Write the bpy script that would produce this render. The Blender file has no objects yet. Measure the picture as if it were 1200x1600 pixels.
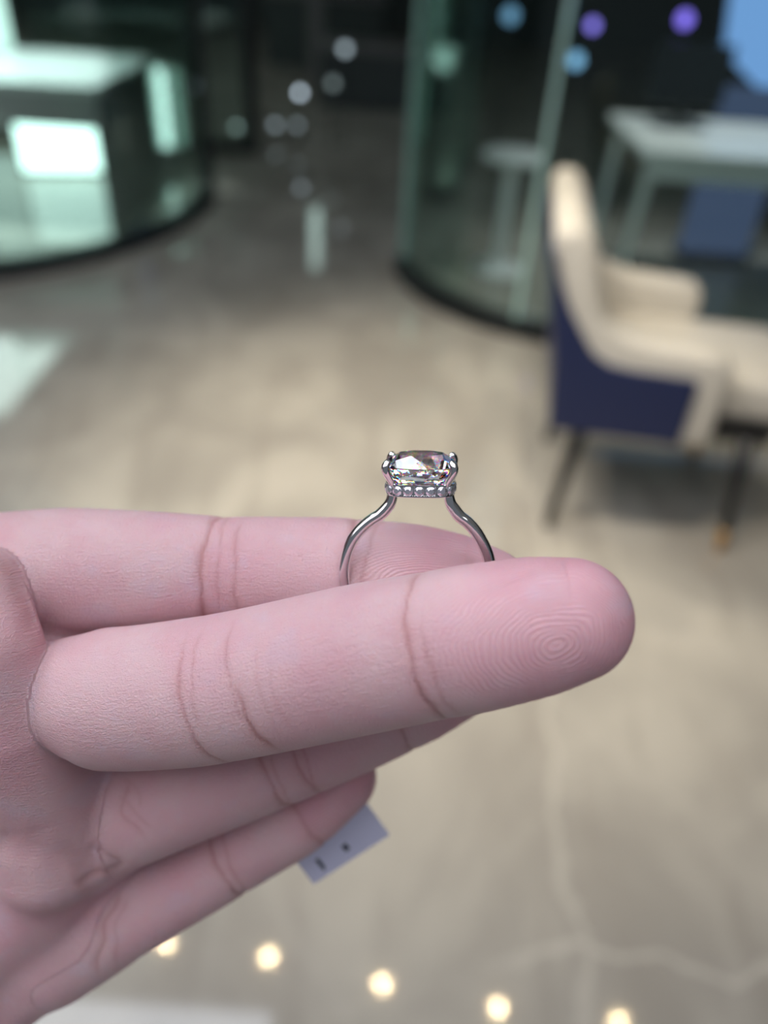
import bpy, bmesh, math, random
import numpy as np
from mathutils import Vector, Matrix

# ------------------------------------------------------------------ camera, world, exposure
scene = bpy.context.scene
COL = scene.collection
CAM_H = 1.35
PITCH, ROLL = math.radians(38), math.radians(4)
F_ = np.array([0, math.cos(PITCH), -math.sin(PITCH)])
U0 = np.array([0, math.sin(PITCH), math.cos(PITCH)])
R0 = np.array([1.0, 0, 0])
R_ = math.cos(ROLL) * R0 + math.sin(ROLL) * U0
U_ = math.cos(ROLL) * U0 - math.sin(ROLL) * R0
CAM = np.array([0.0, 0.0, CAM_H])

cam_data = bpy.data.cameras.new('camera')
cam = bpy.data.objects.new('camera', cam_data)
COL.objects.link(cam)
cam.matrix_world = Matrix(((R_[0], U_[0], -F_[0], CAM[0]), (R_[1], U_[1], -F_[1], CAM[1]),
                           (R_[2], U_[2], -F_[2], CAM[2]), (0, 0, 0, 1)))
cam_data.sensor_fit = 'VERTICAL'
cam_data.sensor_height = 36
cam_data.lens = 27
cam_data.clip_start = 0.005
cam_data.clip_end = 60
cam_data.dof.use_dof = True
cam_data.dof.focus_distance = 0.0945
cam_data.dof.aperture_fstop = 9.6
scene.camera = cam

world = bpy.data.worlds.new('mall_daylight')
scene.world = world
world.use_nodes = True
world.node_tree.nodes['Background'].inputs[0].default_value = (0.80, 0.88, 1.0, 1)
world.node_tree.nodes['Background'].inputs[1].default_value = 0.15

scene.view_settings.view_transform = 'Standard'
scene.view_settings.look = 'None'
scene.view_settings.gamma = 1
scene.view_settings.use_curve_mapping = False
scene.view_settings.exposure = 0.0
scene.cycles.transparent_max_bounces = 24
scene.cycles.caustics_refractive = True

rng = random.Random(7)


# ------------------------------------------------------------------ helpers
def tag(o, label=None, cat=None, group=None, kind=None):
    if label: o['label'] = label
    if cat: o['category'] = cat
    if group: o['group'] = group
    if kind: o['kind'] = kind
    return o


def link(name, mesh, mat, parent=None, loc=None, rotz=0.0, smooth=False):
    o = bpy.data.objects.new(name, mesh)
    COL.objects.link(o)
    if mat is not None and len(mesh.materials) == 0:
        mesh.materials.append(mat)
    if parent is not None: o.parent = parent
    if loc is not None: o.location = loc
    if rotz: o.rotation_euler[2] = rotz
    if smooth:
        mesh.polygons.foreach_set('use_smooth', [True] * len(mesh.polygons))
    return o


def empty(name, loc=(0, 0, 0), rotz=0.0, parent=None):
    o = bpy.data.objects.new(name, None)
    COL.objects.link(o)
    o.empty_display_size = 0.05
    o.location = loc
    o.rotation_euler[2] = rotz
    if parent is not None: o.parent = parent
    return o


def mesh_of(verts, faces, name='m'):
    me = bpy.data.meshes.new(name)
    me.from_pydata([tuple(map(float, v)) for v in verts], [], [tuple(map(int, f)) for f in faces])
    me.update()
    return me


def box_mesh(x0, x1, y0, y1, z0, z1, bevel=0.0, seg=2):
    bm = bmesh.new()
    vs = [bm.verts.new((x, y, z)) for z in (z0, z1) for x, y in ((x0, y0), (x1, y0), (x1, y1), (x0, y1))]
    for f in ((3, 2, 1, 0), (4, 5, 6, 7), (0, 1, 5, 4), (1, 2, 6, 5), (2, 3, 7, 6), (3, 0, 4, 7)):
        bm.faces.new([vs[i] for i in f])
    if bevel > 0:
        bmesh.ops.bevel(bm, geom=bm.edges[:], offset=bevel, segments=seg, affect='EDGES', profile=0.5)
    me = bpy.data.meshes.new('box')
    bm.to_mesh(me); bm.free()
    return me


def prism_mesh(poly, y0, y1, bevel=0.0, seg=3, axis='Y'):
    """poly: list of (x, z); extruded along y."""
    bm = bmesh.new()
    a = [bm.verts.new((x, y0, z)) for x, z in poly]
    b = [bm.verts.new((x, y1, z)) for x, z in poly]
    n = len(poly)
    bm.faces.new(a); bm.faces.new(b[::-1])
    for i in range(n):
        j = (i + 1) % n
        bm.faces.new((a[j], a[i], b[i], b[j]))
    bmesh.ops.recalc_face_normals(bm, faces=bm.faces[:])
    if bevel > 0:
        es = [e for e in bm.edges if (e.verts[0].co.y == e.verts[1].co.y)]
        bmesh.ops.bevel(bm, geom=es, offset=bevel, segments=seg, affect='EDGES', profile=0.5, clamp_overlap=True)
    me = bpy.data.meshes.new('prism')
    bm.to_mesh(me); bm.free()
    return me


def lathe_mesh(prof, n=32):
    """prof: list of (r, z) bottom to top, closed at both ends when r == 0."""
    vs, fs = [], []
    for r, z in prof:
        for k in range(n):
            a = 2 * math.pi * k / n
            vs.append((r * math.cos(a), r * math.sin(a), z))
    for i in range(len(prof) - 1):
        for k in range(n):
            k2 = (k + 1) % n
            fs.append((i * n + k, i * n + k2, (i + 1) * n + k2, (i + 1) * n + k))
    fs.append(tuple(range(n))[::-1])
    fs.append(tuple((len(prof) - 1) * n + k for k in range(n)))
    return mesh_of(vs, fs)


def tube_mesh(path, radii, n=16, closed=False, flat=1.0, up=(0, 0, 1)):
    """tube along a 3-D path; flat squeezes the section along the binormal."""
    P = [Vector(p) for p in path]
    m = len(P)
    vs, fs = [], []
    upv = Vector(up)
    for i in range(m):
        if closed:
            t = (P[(i + 1) % m] - P[i - 1]).normalized()
        else:
            t = (P[min(i + 1, m - 1)] - P[max(i - 1, 0)]).normalized()
        b = upv - t * upv.dot(t)
        b = b.normalized() if b.length > 1e-6 else t.orthogonal().normalized()
        nn = t.cross(b)
        r = radii[i] if hasattr(radii, '__len__') else radii
        for k in range(n):
            a = 2 * math.pi * k / n
            vs.append(P[i] + nn * (r * math.cos(a)) + b * (r * flat * math.sin(a)))
    rings = m if closed else m - 1
    for i in range(rings):
        i2 = (i + 1) % m
        for k in range(n):
            k2 = (k + 1) % n
            fs.append((i * n + k, i * n + k2, i2 * n + k2, i2 * n + k))
    if not closed:
        fs.append(tuple(range(n))[::-1])
        fs.append(tuple((m - 1) * n + k for k in range(n)))
    return mesh_of(vs, fs)


def spline(pts, n):
    """Catmull-Rom through pts, n samples."""
    p = np.array(pts, float)
    p = np.vstack([2 * p[0] - p[1], p, 2 * p[-1] - p[-2]])
    segs = len(p) - 3
    out = []
    for t in np.linspace(0, segs, n):
        i = min(int(t), segs - 1); u = t - i
        a, b, c, d = p[i:i + 4]
        out.append(0.5 * (2 * b + (c - a) * u + (2 * a - 5 * b + 4 * c - d) * u * u + (3 * b - a - 3 * c + d) * u ** 3))
    return np.array(out)


# ------------------------------------------------------------------ materials
class NT:
    def __init__(self, name):
        self.mat = bpy.data.materials.new(name)
        self.mat.use_nodes = True
        self.t = self.mat.node_tree
        self.t.nodes.clear()
        self.out = self.t.nodes.new('ShaderNodeOutputMaterial')

    def n(self, kind, ins=None, **props):
        nd = self.t.nodes.new(kind)
        for k, v in props.items():
            setattr(nd, k, v)
        for k, v in (ins or {}).items():
            if hasattr(v, 'is_linked') or isinstance(v, bpy.types.NodeSocket):
                self.t.links.new(v, nd.inputs[k])
            else:
                nd.inputs[k].default_value = v
        return nd

    def math(self, op, a, b=None, c=None, clamp=False):
        ins = {0: a}
        if b is not None: ins[1] = b
        if c is not None: ins[2] = c
        nd = self.n('ShaderNodeMath', ins, operation=op)
        nd.use_clamp = clamp
        return nd.outputs[0]

    def mix(self, fac, a, b, blend='MIX'):
        nd = self.n('ShaderNodeMix', None, data_type='RGBA', blend_type=blend)
        for k, v in ((0, fac), (6, a), (7, b)):
            if isinstance(v, bpy.types.NodeSocket):
                self.t.links.new(v, nd.inputs[k])
            else:
                nd.inputs[k].default_value = v if k == 0 else (*v[:3], 1)
        return nd.outputs[2]

    def maprange(self, v, a, b, c=0.0, d=1.0, smooth=True):
        nd = self.n('ShaderNodeMapRange', {'Value': v, 'From Min': a, 'From Max': b, 'To Min': c, 'To Max': d})
        nd.interpolation_type = 'SMOOTHSTEP' if smooth else 'LINEAR'
        return nd.outputs[0]

    def surf(self, s):
        self.t.links.new(s, self.out.inputs[0])
        return self.mat


def plain(name, color, rough=0.5, metal=0.0, vary=0.06, scale=8.0, spec=0.5, bump=0.0, coat=0.0):
    t = NT(name)
    co = t.n('ShaderNodeTexCoord').outputs['Object']
    nz = t.n('ShaderNodeTexNoise', {'Vector': co, 'Scale': scale, 'Detail': 4.0}).outputs[0]
    c0 = [max(0, c * (1 - vary)) for c in color]; c1 = [min(1, c * (1 + vary)) for c in color]
    col = t.mix(nz, c0, c1)
    ins = {'Base Color': col, 'Roughness': rough, 'Metallic': metal, 'Specular IOR Level': spec, 'Coat Weight': coat}
    if bump > 0:
        ins['Normal'] = t.n('ShaderNodeBump', {'Height': nz, 'Strength': bump, 'Distance': 0.002}).outputs[0]
    b = t.n('ShaderNodeBsdfPrincipled', ins)
    return t.surf(b.outputs[0])


def emit(name, color, strength):
    t = NT(name)
    e = t.n('ShaderNodeEmission', {'Color': (*color, 1), 'Strength': strength})
    return t.surf(e.outputs[0])


def thin_glass(name, tint, refl=0.7, rough=0.02):
    t = NT(name)
    fr = t.n('ShaderNodeFresnel', {'IOR': 1.5}).outputs[0]
    tr = t.n('ShaderNodeBsdfTransparent', {'Color': (*tint, 1)}).outputs[0]
    gl = t.n('ShaderNodeBsdfGlossy', {'Color': (0.9, 1.0, 0.97, 1), 'Roughness': rough}).outputs[0]
    f = t.math('MULTIPLY', fr, refl, clamp=True)
    m = t.n('ShaderNodeMixShader', {0: f, 1: tr, 2: gl})
    return t.surf(m.outputs[0])


def diamond_mat(name, d=0.03):
    """clear stone of high refractive index; the three colour lobes carry its dispersion."""
    t = NT(name)
    lob = [t.n('ShaderNodeBsdfRefraction', {'Color': c, 'Roughness': 0.0, 'IOR': ior}).outputs[0]
           for c, ior in (((1, 0, 0, 1), 1.6 - d), ((0, 1, 0, 1), 1.6), ((0, 0, 1, 1), 1.6 + d))]
    a = t.n('ShaderNodeAddShader', {0: lob[0], 1: lob[1]}).outputs[0]
    a = t.n('ShaderNodeAddShader', {0: a, 1: lob[2]}).outputs[0]
    gl = t.n('ShaderNodeBsdfGlossy', {'Color': (1, 1, 1, 1), 'Roughness': 0.0}).outputs[0]
    fr = t.n('ShaderNodeFresnel', {'IOR': 2.2}).outputs[0]
    return t.surf(t.n('ShaderNodeMixShader', {0: fr, 1: a, 2: gl}).outputs[0])


def floor_mat():
    t = NT('polished_marble')
    co = t.n('ShaderNodeTexCoord').outputs['Object']
    sep = t.n('ShaderNodeSeparateXYZ', {0: co})
    x, y = sep.outputs[0], sep.outputs[1]
    big = t.n('ShaderNodeTexNoise', {'Vector': co, 'Scale': 2.2, 'Detail': 5.0, 'Roughness': 0.55, 'Distortion': 0.6}).outputs[0]
    str_co = t.n('ShaderNodeMapping', {'Vector': co, 'Rotation': (0, 0, math.radians(20)), 'Scale': (5.0, 1.2, 1)}).outputs[0]
    streak = t.n('ShaderNodeTexNoise', {'Vector': str_co, 'Scale': 1.6, 'Detail': 4.0, 'Distortion': 0.8}).outputs[0]
    col = t.mix(t.maprange(big, 0.33, 0.68), (0.36, 0.333, 0.295), (0.52, 0.485, 0.425))
    col = t.mix(t.math('MULTIPLY', t.maprange(streak, 0.48, 0.72), 0.55), col, (0.31, 0.28, 0.245))
    # two long pale veins and a net of fine ones
    w1 = t.n('ShaderNodeTexNoise', {'Vector': co, 'Scale': 9.0, 'Detail': 3.0}).outputs[0]
    w2 = t.n('ShaderNodeTexNoise', {'Vector': co, 'Scale': 3.0, 'Detail': 2.0}).outputs[0]
    wob = t.math('ADD', t.math('MULTIPLY', t.math('SUBTRACT', w1, 0.5), 0.09), t.math('MULTIPLY', t.math('SUBTRACT', w2, 0.5), 0.16))
    va = t.math('ABSOLUTE', t.math('ADD', t.math('SUBTRACT', x, t.math('MULTIPLY_ADD', y, 0.07, 0.325)), wob))
    vb = t.math('ABSOLUTE', t.math('ADD', t.math('SUBTRACT', y, t.math('MULTIPLY_ADD', x, 0.1, 0.515)), wob))
    ma = t.math('MULTIPLY', t.maprange(va, 0.004, 0.016, 1, 0), 0.38)
    mb = t.math('MULTIPLY', t.maprange(vb, 0.003, 0.011, 1, 0), t.math('MULTIPLY', t.maprange(x, 0.17, 0.34), 0.5))
    vor_co = t.n('ShaderNodeMix', {0: 0.12, 4: co, 5: t.n('ShaderNodeTexNoise', {'Vector': co, 'Scale': 2.5}).outputs[1]}, data_type='VECTOR').outputs[1]
    vor = t.n('ShaderNodeTexVoronoi', {'Vector': vor_co, 'Scale': 1.7}, feature='DISTANCE_TO_EDGE').outputs[0]
    mc = t.math('MULTIPLY', t.maprange(vor, 0.0, 0.035, 1, 0), 0.10)
    vein = t.math('MAXIMUM', t.math('MAXIMUM', ma, mb), mc)
    col = t.mix(vein, col, (0.66, 0.62, 0.55))
    b = t.n('ShaderNodeBsdfPrincipled', {'Base Color': col, 'Roughness': 0.055, 'Specular IOR Level': 0.55})
    return t.surf(b.outputs[0])


def skin_mat():
    t = NT('skin')
    fuv = t.n('ShaderNodeAttribute', None, attribute_name='fuv').outputs['Vector']
    fp = t.n('ShaderNodeAttribute', None, attribute_name='print').outputs['Vector']
    crease = t.n('ShaderNodeAttribute', None, attribute_name='crease').outputs['Fac']
    flush = t.n('ShaderNodeAttribute', None, attribute_name='flush').outputs['Fac']
    ridge_w = t.n('ShaderNodeAttribute', None, attribute_name='ridge').outputs['Fac']
    # colour
    n1 = t.n('ShaderNodeTexNoise', {'Vector': fuv, 'Scale': 0.11, 'Detail': 3.0}).outputs[0]
    n2 = t.n('ShaderNodeTexNoise', {'Vector': fuv, 'Scale': 0.8, 'Detail': 5.0, 'Roughness': 0.65}).outputs[0]
    red = t.math('ADD', t.math('MULTIPLY', flush, 0.92), t.math('MULTIPLY', t.maprange(n1, 0.35, 0.7), 0.38), clamp=True)
    col = t.mix(red, (0.70, 0.495, 0.53), (0.64, 0.325, 0.395))
    col = t.mix(t.math('MULTIPLY', t.maprange(n2, 0.45, 0.75), 0.18), col, (0.66, 0.34, 0.37))
    n3 = t.n('ShaderNodeTexNoise', {'Vector': fuv, 'Scale': 0.2, 'Detail': 2.0, 'W': 3.0}, noise_dimensions='4D').outputs[0]
    col = t.mix(t.math('MULTIPLY', t.maprange(n3, 0.55, 0.72), 0.28), col, (0.60, 0.50, 0.62))
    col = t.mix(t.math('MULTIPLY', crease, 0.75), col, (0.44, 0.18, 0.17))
    # finger-print ridges
    dist = t.n('ShaderNodeTexNoise', {'Vector': fp, 'Scale': 0.16, 'Detail': 2.0}).outputs[1]
    fpd = t.n('ShaderNodeMix', {0: 0.55, 4: fp, 5: dist}, data_type='VECTOR')
    fpv = t.n('ShaderNodeVectorMath', {0: fp, 1: t.n('ShaderNodeVectorMath', {0: dist, 3: 3.2}, operation='SCALE').outputs[0]}, operation='ADD').outputs[0]
    t.t.nodes.remove(fpd)
    ln = t.n('ShaderNodeVectorMath', {0: fpv}, operation='LENGTH').outputs['Value']
    rid = t.math('SINE', t.math('MULTIPLY', ln, 2 * math.pi / 0.43))
    rid = t.math('MULTIPLY', t.math('MULTIPLY_ADD', rid, 0.5, 0.5), ridge_w)
    col = t.mix(t.math('MULTIPLY', rid, 0.16), col, (0.95, 0.75, 0.76))
    # fine skin lines
    m1 = t.n('ShaderNodeMapping', {'Vector': fuv, 'Scale': (0.55, 2.6, 1)}).outputs[0]
    l1 = t.n('ShaderNodeTexNoise', {'Vector': m1, 'Scale': 1.3, 'Detail': 4.0, 'Roughness': 0.7, 'Distortion': 0.5}).outputs[0]
    m2 = t.n('ShaderNodeMapping', {'Vector': fuv, 'Scale': (3.0, 0.7, 1), 'Rotation': (0, 0, 0.2)}).outputs[0]
    l2 = t.n('ShaderNodeTexNoise', {'Vector': m2, 'Scale': 1.0, 'Detail': 3.0, 'Roughness': 0.6}).outputs[0]
    vor = t.n('ShaderNodeTexVoronoi', {'Vector': fuv, 'Scale': 2.2}, feature='DISTANCE_TO_EDGE').outputs[0]
    fine = t.math('ADD', t.math('MULTIPLY', l1, 1.35), t.math('MULTIPLY', l2, 0.6))
    fine = t.math('ADD', fine, t.math('MULTIPLY', t.maprange(vor, 0.0, 0.16), 0.30))
    h = t.math('ADD', t.math('MULTIPLY', fine, t.math('MULTIPLY_ADD', ridge_w, -0.55, 1.0)), t.math('MULTIPLY', rid, 0.42))
    h = t.math('SUBTRACT', h, t.math('MULTIPLY', crease, 1.6))
    bump = t.n('ShaderNodeBump', {'Height': h, 'Strength': 0.72, 'Distance': 0.00022}).outputs[0]
    b = t.n('ShaderNodeBsdfPrincipled', {
        'Base Color': col, 'Roughness': 0.46, 'Specular IOR Level': 0.40, 'Normal': bump,
        'Subsurface Weight': 0.35, 'Subsurface Radius': (1.0, 0.36, 0.20), 'Subsurface Scale': 0.0022})
    return t.surf(b.outputs[0])


M = dict(
    floor=floor_mat(), skin=skin_mat(),
    ceiling=plain('ceiling_paint', (0.72, 0.74, 0.78), 0.8),
    wall_dark=plain('dark_wall_panel', (0.07, 0.088, 0.09), 0.4),
    wall_mid=plain('grey_wall_panel', (0.13, 0.15, 0.15), 0.5),
    white_gold=plain('white_gold', (0.88, 0.87, 0.88), 0.06, 1.0, 0.01),
    diamond=diamond_mat('diamond', 0.012),
    melee=plain('small_diamond', (0.86, 0.86, 0.95), 0.03, 0.85, 0.02),
    cream=plain('cream_leather', (0.60, 0.565, 0.50), 0.45, vary=0.03, bump=0.15, scale=60),
    navy=plain('navy_leather', (0.010, 0.018, 0.072), 0.42, vary=0.08, bump=0.1, scale=60),
    black_wood=plain('black_leg_lacquer', (0.012, 0.012, 0.013), 0.3),
    brass=plain('brass', (0.72, 0.42, 0.16), 0.3, 1.0),
    black_metal=plain('black_metal', (0.012, 0.016, 0.018), 0.35),
    glass=thin_glass('booth_glass', (0.86, 0.935, 0.915)),
    glass_edge=plain('green_glass_edge', (0.46, 0.70, 0.64), 0.15, coat=0.4),
    white_top=plain('white_laminate', (0.84, 0.85, 0.84), 0.3),
    grey_panel=plain('grey_laminate', (0.24, 0.235, 0.24), 0.4),
    fascia=plain('fascia_laminate', (0.50, 0.47, 0.48), 0.4),
    black_gloss=plain('black_gloss', (0.01, 0.012, 0.015), 0.12),
    paper=plain('tag_card', (0.58, 0.59, 0.78), 0.55, vary=0.02),
    ink=plain('tag_ink', (0.06, 0.07, 0.10), 0.6),
)


# ------------------------------------------------------------------ the room
def slab(name, x0, x1, y0, y1, z0, z1, mat):
    o = link(name, box_mesh(x0, x1, y0, y1, z0, z1), mat)
    tag(o, kind='structure')
    return o


slab('floor', -7, 7, -3, 13, -0.10, 0.0, M['floor'])
slab('ceiling', -7, 7, -1.2, 13, 2.80, 2.90, M['ceiling'])
slab('wall_back', -7, 7, 12.9, 13.0, 0, 2.8, M['wall_dark'])
slab('wall_left', -7.1, -7, -3, 13, 0, 2.8, M['wall_mid'])
slab('wall_right', 7, 7.1, -3, 13, 0, 2.8, M['wall_dark'])


# ------------------------------------------------------------------ ceiling lamps
def ceiling_panel(x0, x1, y0, y1, color, strength, label):
    cx, cy = (x0 + x1) / 2, (y0 + y1) / 2
    t = tag(empty('ceiling_panel_light', (cx, cy, 2.8)), label, 'ceiling light')
    a, b = (x1 - x0) / 2, (y1 - y0) / 2
    link('diffuser', box_mesh(-a, a, -b, b, -0.014, -0.006), emit('panel_glow', color, strength), t)
    for s in (-1, 1):
        link('frame_rail', box_mesh(-a - 0.03, a + 0.03, s * b - 0.015, s * b + 0.015, -0.022, -0.001), M['white_top'], t)
        link('frame_rail', box_mesh(s * a - 0.015, s * a + 0.015, -b, b, -0.022, -0.001), M['white_top'], t)
    return t


ceiling_panel(-4.65, -3.8, 6.4, 8.1, (0.86, 1.0, 0.95), 6.0, 'large cool ceiling panel light far over the left glass booth')
ceiling_panel(-1.9, -0.35, 0.6, 1.4, (0.84, 0.90, 1.0), 6.5, 'cool ceiling panel light left of the downlights')
ceiling_panel(-3.6, 0.9, -1.15, 0.45, (0.96, 0.96, 1.0), 2.6, 'broad luminous panel added out of view above the viewer')  # added out of view to light the hand and brighten the ring's reflections

dl_body = lathe_mesh([(0.0001, -0.004), (0.034, -0.004), (0.036, -0.010), (0.050, -0.010), (0.052, -0.004), (0.052, 0.0)], 24)
dl_disc = lathe_mesh([(0.0001, -0.009), (0.030, -0.009), (0.030, -0.005)], 20)
dl_glow = emit('downlight_glow', (1.0, 0.80, 0.35), 7.0)
for i, (x, y) in enumerate(((-0.94, 1.66), (-0.42, 1.63), (0.153, 1.543), (0.715, 1.472), (1.294, 1.453))):
    lab = ('warm downlight whose mirror dot hides at the edge of the little finger', 'warm downlight mirrored as the leftmost full dot in the marble', 'warm downlight mirrored as the middle dot in the marble',
           'warm downlight mirrored as the second dot from the right', 'warm downlight mirrored as the dot cut by the bottom edge')[i]
    t = tag(empty('downlight', (x, y, 2.8)), lab, 'downlight', 'row of warm downlights')
    link('rim', dl_body, M['white_top'], t)
    link('lens', dl_disc, dl_glow, t)
    sp = bpy.data.lights.new('downlight_beam', 'SPOT')
    sp.energy = 4; sp.color = (1.0, 0.78, 0.45); sp.spot_size = math.radians(88); sp.spot_blend = 0.9; sp.shadow_soft_size = 0.016
    so = bpy.data.objects.new('beam', sp); COL.objects.link(so); so.parent = t; so.location = (0, 0, -0.015)

# unseen spotlights added to brighten the floor, armchair, counter and desk
sl_can = lathe_mesh([(0.0001, 0.13), (0.042, 0.13), (0.046, 0.12), (0.046, 0.0), (0.040, 0.0), (0.038, 0.02), (0.0001, 0.022)], 24)
for x, y, pw, lab in ((-0.9, 0.95, 95, 'left one of the two unseen spotlights added nearer the viewer'), (0.1, 0.95, 95, 'right one of the two unseen spotlights added nearer the viewer'),
                      (-1.9, 4.3, 330, 'unseen spot lamp added to brighten the white counter'), (1.35, 3.55, 110, 'unseen spot lamp added to brighten the white desk'),
                      (-1.15, 2.5, 70, 'left one of the two unseen spotlights added farther off'), (-0.4, 2.5, 70, 'right one of the two unseen spotlights added farther off')):
    t = tag(empty('added_spotlight', (x, y, 2.8)), lab, 'added_spotlight', 'added unseen ceiling spotlights')
    link('bracket', box_mesh(-0.012, 0.012, -0.012, 0.012, -0.09, 0.0), M['white_top'], t)
    head = link('can', sl_can, M['white_top'], t, smooth=True)
    aim = Vector((0.35 + 0.35 * x, 1.85, 0)) - Vector((x, y, 2.62))
    if y > 3: aim = Vector((0, 0, -1))
    q_ = aim.to_track_quat('-Z', 'Y')
    head.rotation_euler = q_.to_euler(); head.location = (0, 0, -0.18)
    sp = bpy.data.lights.new('spot_beam', 'SPOT')
    sp.energy = pw; sp.color = (1.0, 0.89, 0.71) if y < 3 else ((0.82, 1.0, 0.97) if x < 0 else (1.0, 0.97, 0.96)); sp.spot_size = math.radians(62 if y < 3 else (48 if x < 0 else 66)); sp.spot_blend = 1.0; sp.shadow_soft_size = 0.035
    so = bpy.data.objects.new('beam', sp); COL.objects.link(so); so.parent = t; so.location = Vector((0, 0, -0.18)) + aim.normalized() * 0.012
    so.rotation_euler = q_.to_euler()


# ------------------------------------------------------------------ curved glass booths
def sweep_wall(path, z0, z1, th):
    """vertical sheet of given thickness along a plan path."""
    P = [Vector((p[0], p[1])) for p in path]
    vs, fs = [], []
    n = len(P)
    for i, p in enumerate(P):
        d = (P[min(i + 1, n - 1)] - P[max(i - 1, 0)]).normalized()
        nn = Vector((-d.y, d.x)) * th / 2
        for q, z in ((p + nn, z0), (p + nn, z1), (p - nn, z1), (p - nn, z0)):
            vs.append((q.x, q.y, z))
    for i in range(n - 1):
        for k in range(4):
            k2 = (k + 1) % 4
            fs.append((4 * i + k, 4 * i + k2, 4 * i + 4 + k2, 4 * i + 4 + k))
    fs.append((3, 2, 1, 0)); fs.append(tuple(4 * (n - 1) + k for k in range(4)))
    return mesh_of(vs, fs)


def arc(cx, cy, r, a0, a1, n):
    return [(cx + r * math.cos(math.radians(a0 + (a1 - a0) * i / (n - 1))), cy + r * math.sin(math.radians(a0 + (a1 - a0) * i / (n - 1)))) for i in range(n)]


GH = 2.55
# right booth: a quarter cylinder that runs on as a straight front
rb = tag(empty('curved_glass_booth', (0.83, 3.76, 0)), 'curved green-edged glass booth wall on black base behind the blue chair', 'glass booth')

p1 = arc(0, 0, 0.85, 192, 246, 20)
p2 = arc(0, 0, 0.85, 246.6, 270, 10) + [(1.1, -0.85)]
p3 = [(1.108, -0.85), (2.6, -0.85)]
for pth in (p1, p2, p3):
    link('pane', sweep_wall(pth, 0.06, GH, 0.010), M['glass'], rb)
full = arc(0, 0, 0.85, 190, 270, 30) + [(2.6, -0.85)]
link('base_rail', sweep_wall(full, 0.0, 0.07, 0.07), M['black_metal'], rb)
link('top_rail', sweep_wall(full, GH, 2.8, 0.06), M['black_metal'], rb)
for (x, y), a in ((p1[0], 192), (p1[-1], 246), (p3[0], 270)):
    w = 0.034 if a == 192 else 0.020
    link('glass_edge', box_mesh(-0.009, 0.009, -w / 2, w / 2, 0.07, GH), M['glass_edge'], rb, (x, y, 0), math.radians(a))

# left booth
lb = tag(empty('curved_glass_booth', (-2.5, 4.35, 0)), 'curved glass booth wall with black upright and rail before white counter', 'glass booth')

q = arc(0, 0, 1.39, -118, -60, 20)
link('pane', sweep_wall(q, 0.06, GH, 0.010), M['glass'], lb)
link('pane', sweep_wall(arc(0, 0, 1.39, -59.6, 6.0, 24), 0.06, GH, 0.010), M['glass'], lb)
fl = arc(0, 0, 1.39, -118, 7.5, 44)
link('base_rail', sweep_wall(fl, 0.0, 0.075, 0.065), M['black_metal'], lb)
link('top_rail', sweep_wall(fl, GH, 2.8, 0.06), M['black_metal'], lb)
x, y = arc(0, 0, 1.39, 7.5, 8, 2)[0]
link('upright', box_mesh(-0.035, 0.035, -0.035, 0.035, 0, 2.8, 0.004), M['black_metal'], lb, (x, y, 0), math.radians(7))
lb2 = tag(empty('glass_screen', (-1.06, 5.6, 0)), 'flat glass screen with black post behind the left booth', 'glass screen')
link('post', box_mesh(-0.04, 0.04, -0.04, 0.04, 0, 2.8, 0.004), M['black_metal'], lb2)
link('pane', box_mesh(-1.4, -0.04, -0.005, 0.005, 0.06, GH), M['glass'], lb2)
link('base_rail', box_mesh(-1.4, -0.04, -0.03, 0.03, 0.0, 0.06), M['black_metal'], lb2)

# ------------------------------------------------------------------ furniture in the booths
ct = tag(empty('counter', (-1.47, 3.95, 0)), 'white topped grey counter inside the left glass booth', 'counter')
link('counter_top', box_mesh(-1.25, 0.0, 0.0, 0.95, 0.60, 0.635, 0.005), M['white_top'], ct)
link('fascia', box_mesh(-1.25, -0.01, 0.012, 0.04, 0.45, 0.60), M['fascia'], ct)
link('side_panel', box_mesh(-0.05, -0.01, 0.04, 0.93, 0.0, 0.60), M['grey_panel'], ct)
link('side_panel', box_mesh(-1.24, -1.20, 0.04, 0.93, 0.0, 0.60), M['grey_panel'], ct)

def light_column(x, y, z0, z1, w, rot, strength, label, group=None):
    t = tag(empty('light_box', (x, y, 0), rot), label, 'light box', group)
    link('housing', box_mesh(-w / 2 - 0.02, w / 2 + 0.02, 0.0, 0.05, 0.0, z1 + 0.02), M['grey_panel'], t)
    link('diffuser', box_mesh(-w / 2, w / 2, -0.012, -0.001, z0, z1), emit('light_box_glow', (0.72, 1.0, 0.92), strength), t)
    return t

light_column(-2.05, 4.8, 0.02, 0.42, 0.46, 0.22, 3.2, 'wide glowing panel added for window daylight low behind the white counter')  # glowing box added in place of daylight from a window beyond
light_column(-1.50, 5.1, 0.12, 0.55, 0.05, 0.25, 4.0, 'narrow glowing light box right of the white counter')
light_column(-2.75, 5.5, 0.10, 1.5, 0.40, 0.3, 1.6, 'tall glowing light box at the left behind the counter')
light_column(-0.94, 8.3, 1.15, 1.80, 0.10, 0.0, 2.2, 'slim glowing light box far down the dark passage')

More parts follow.
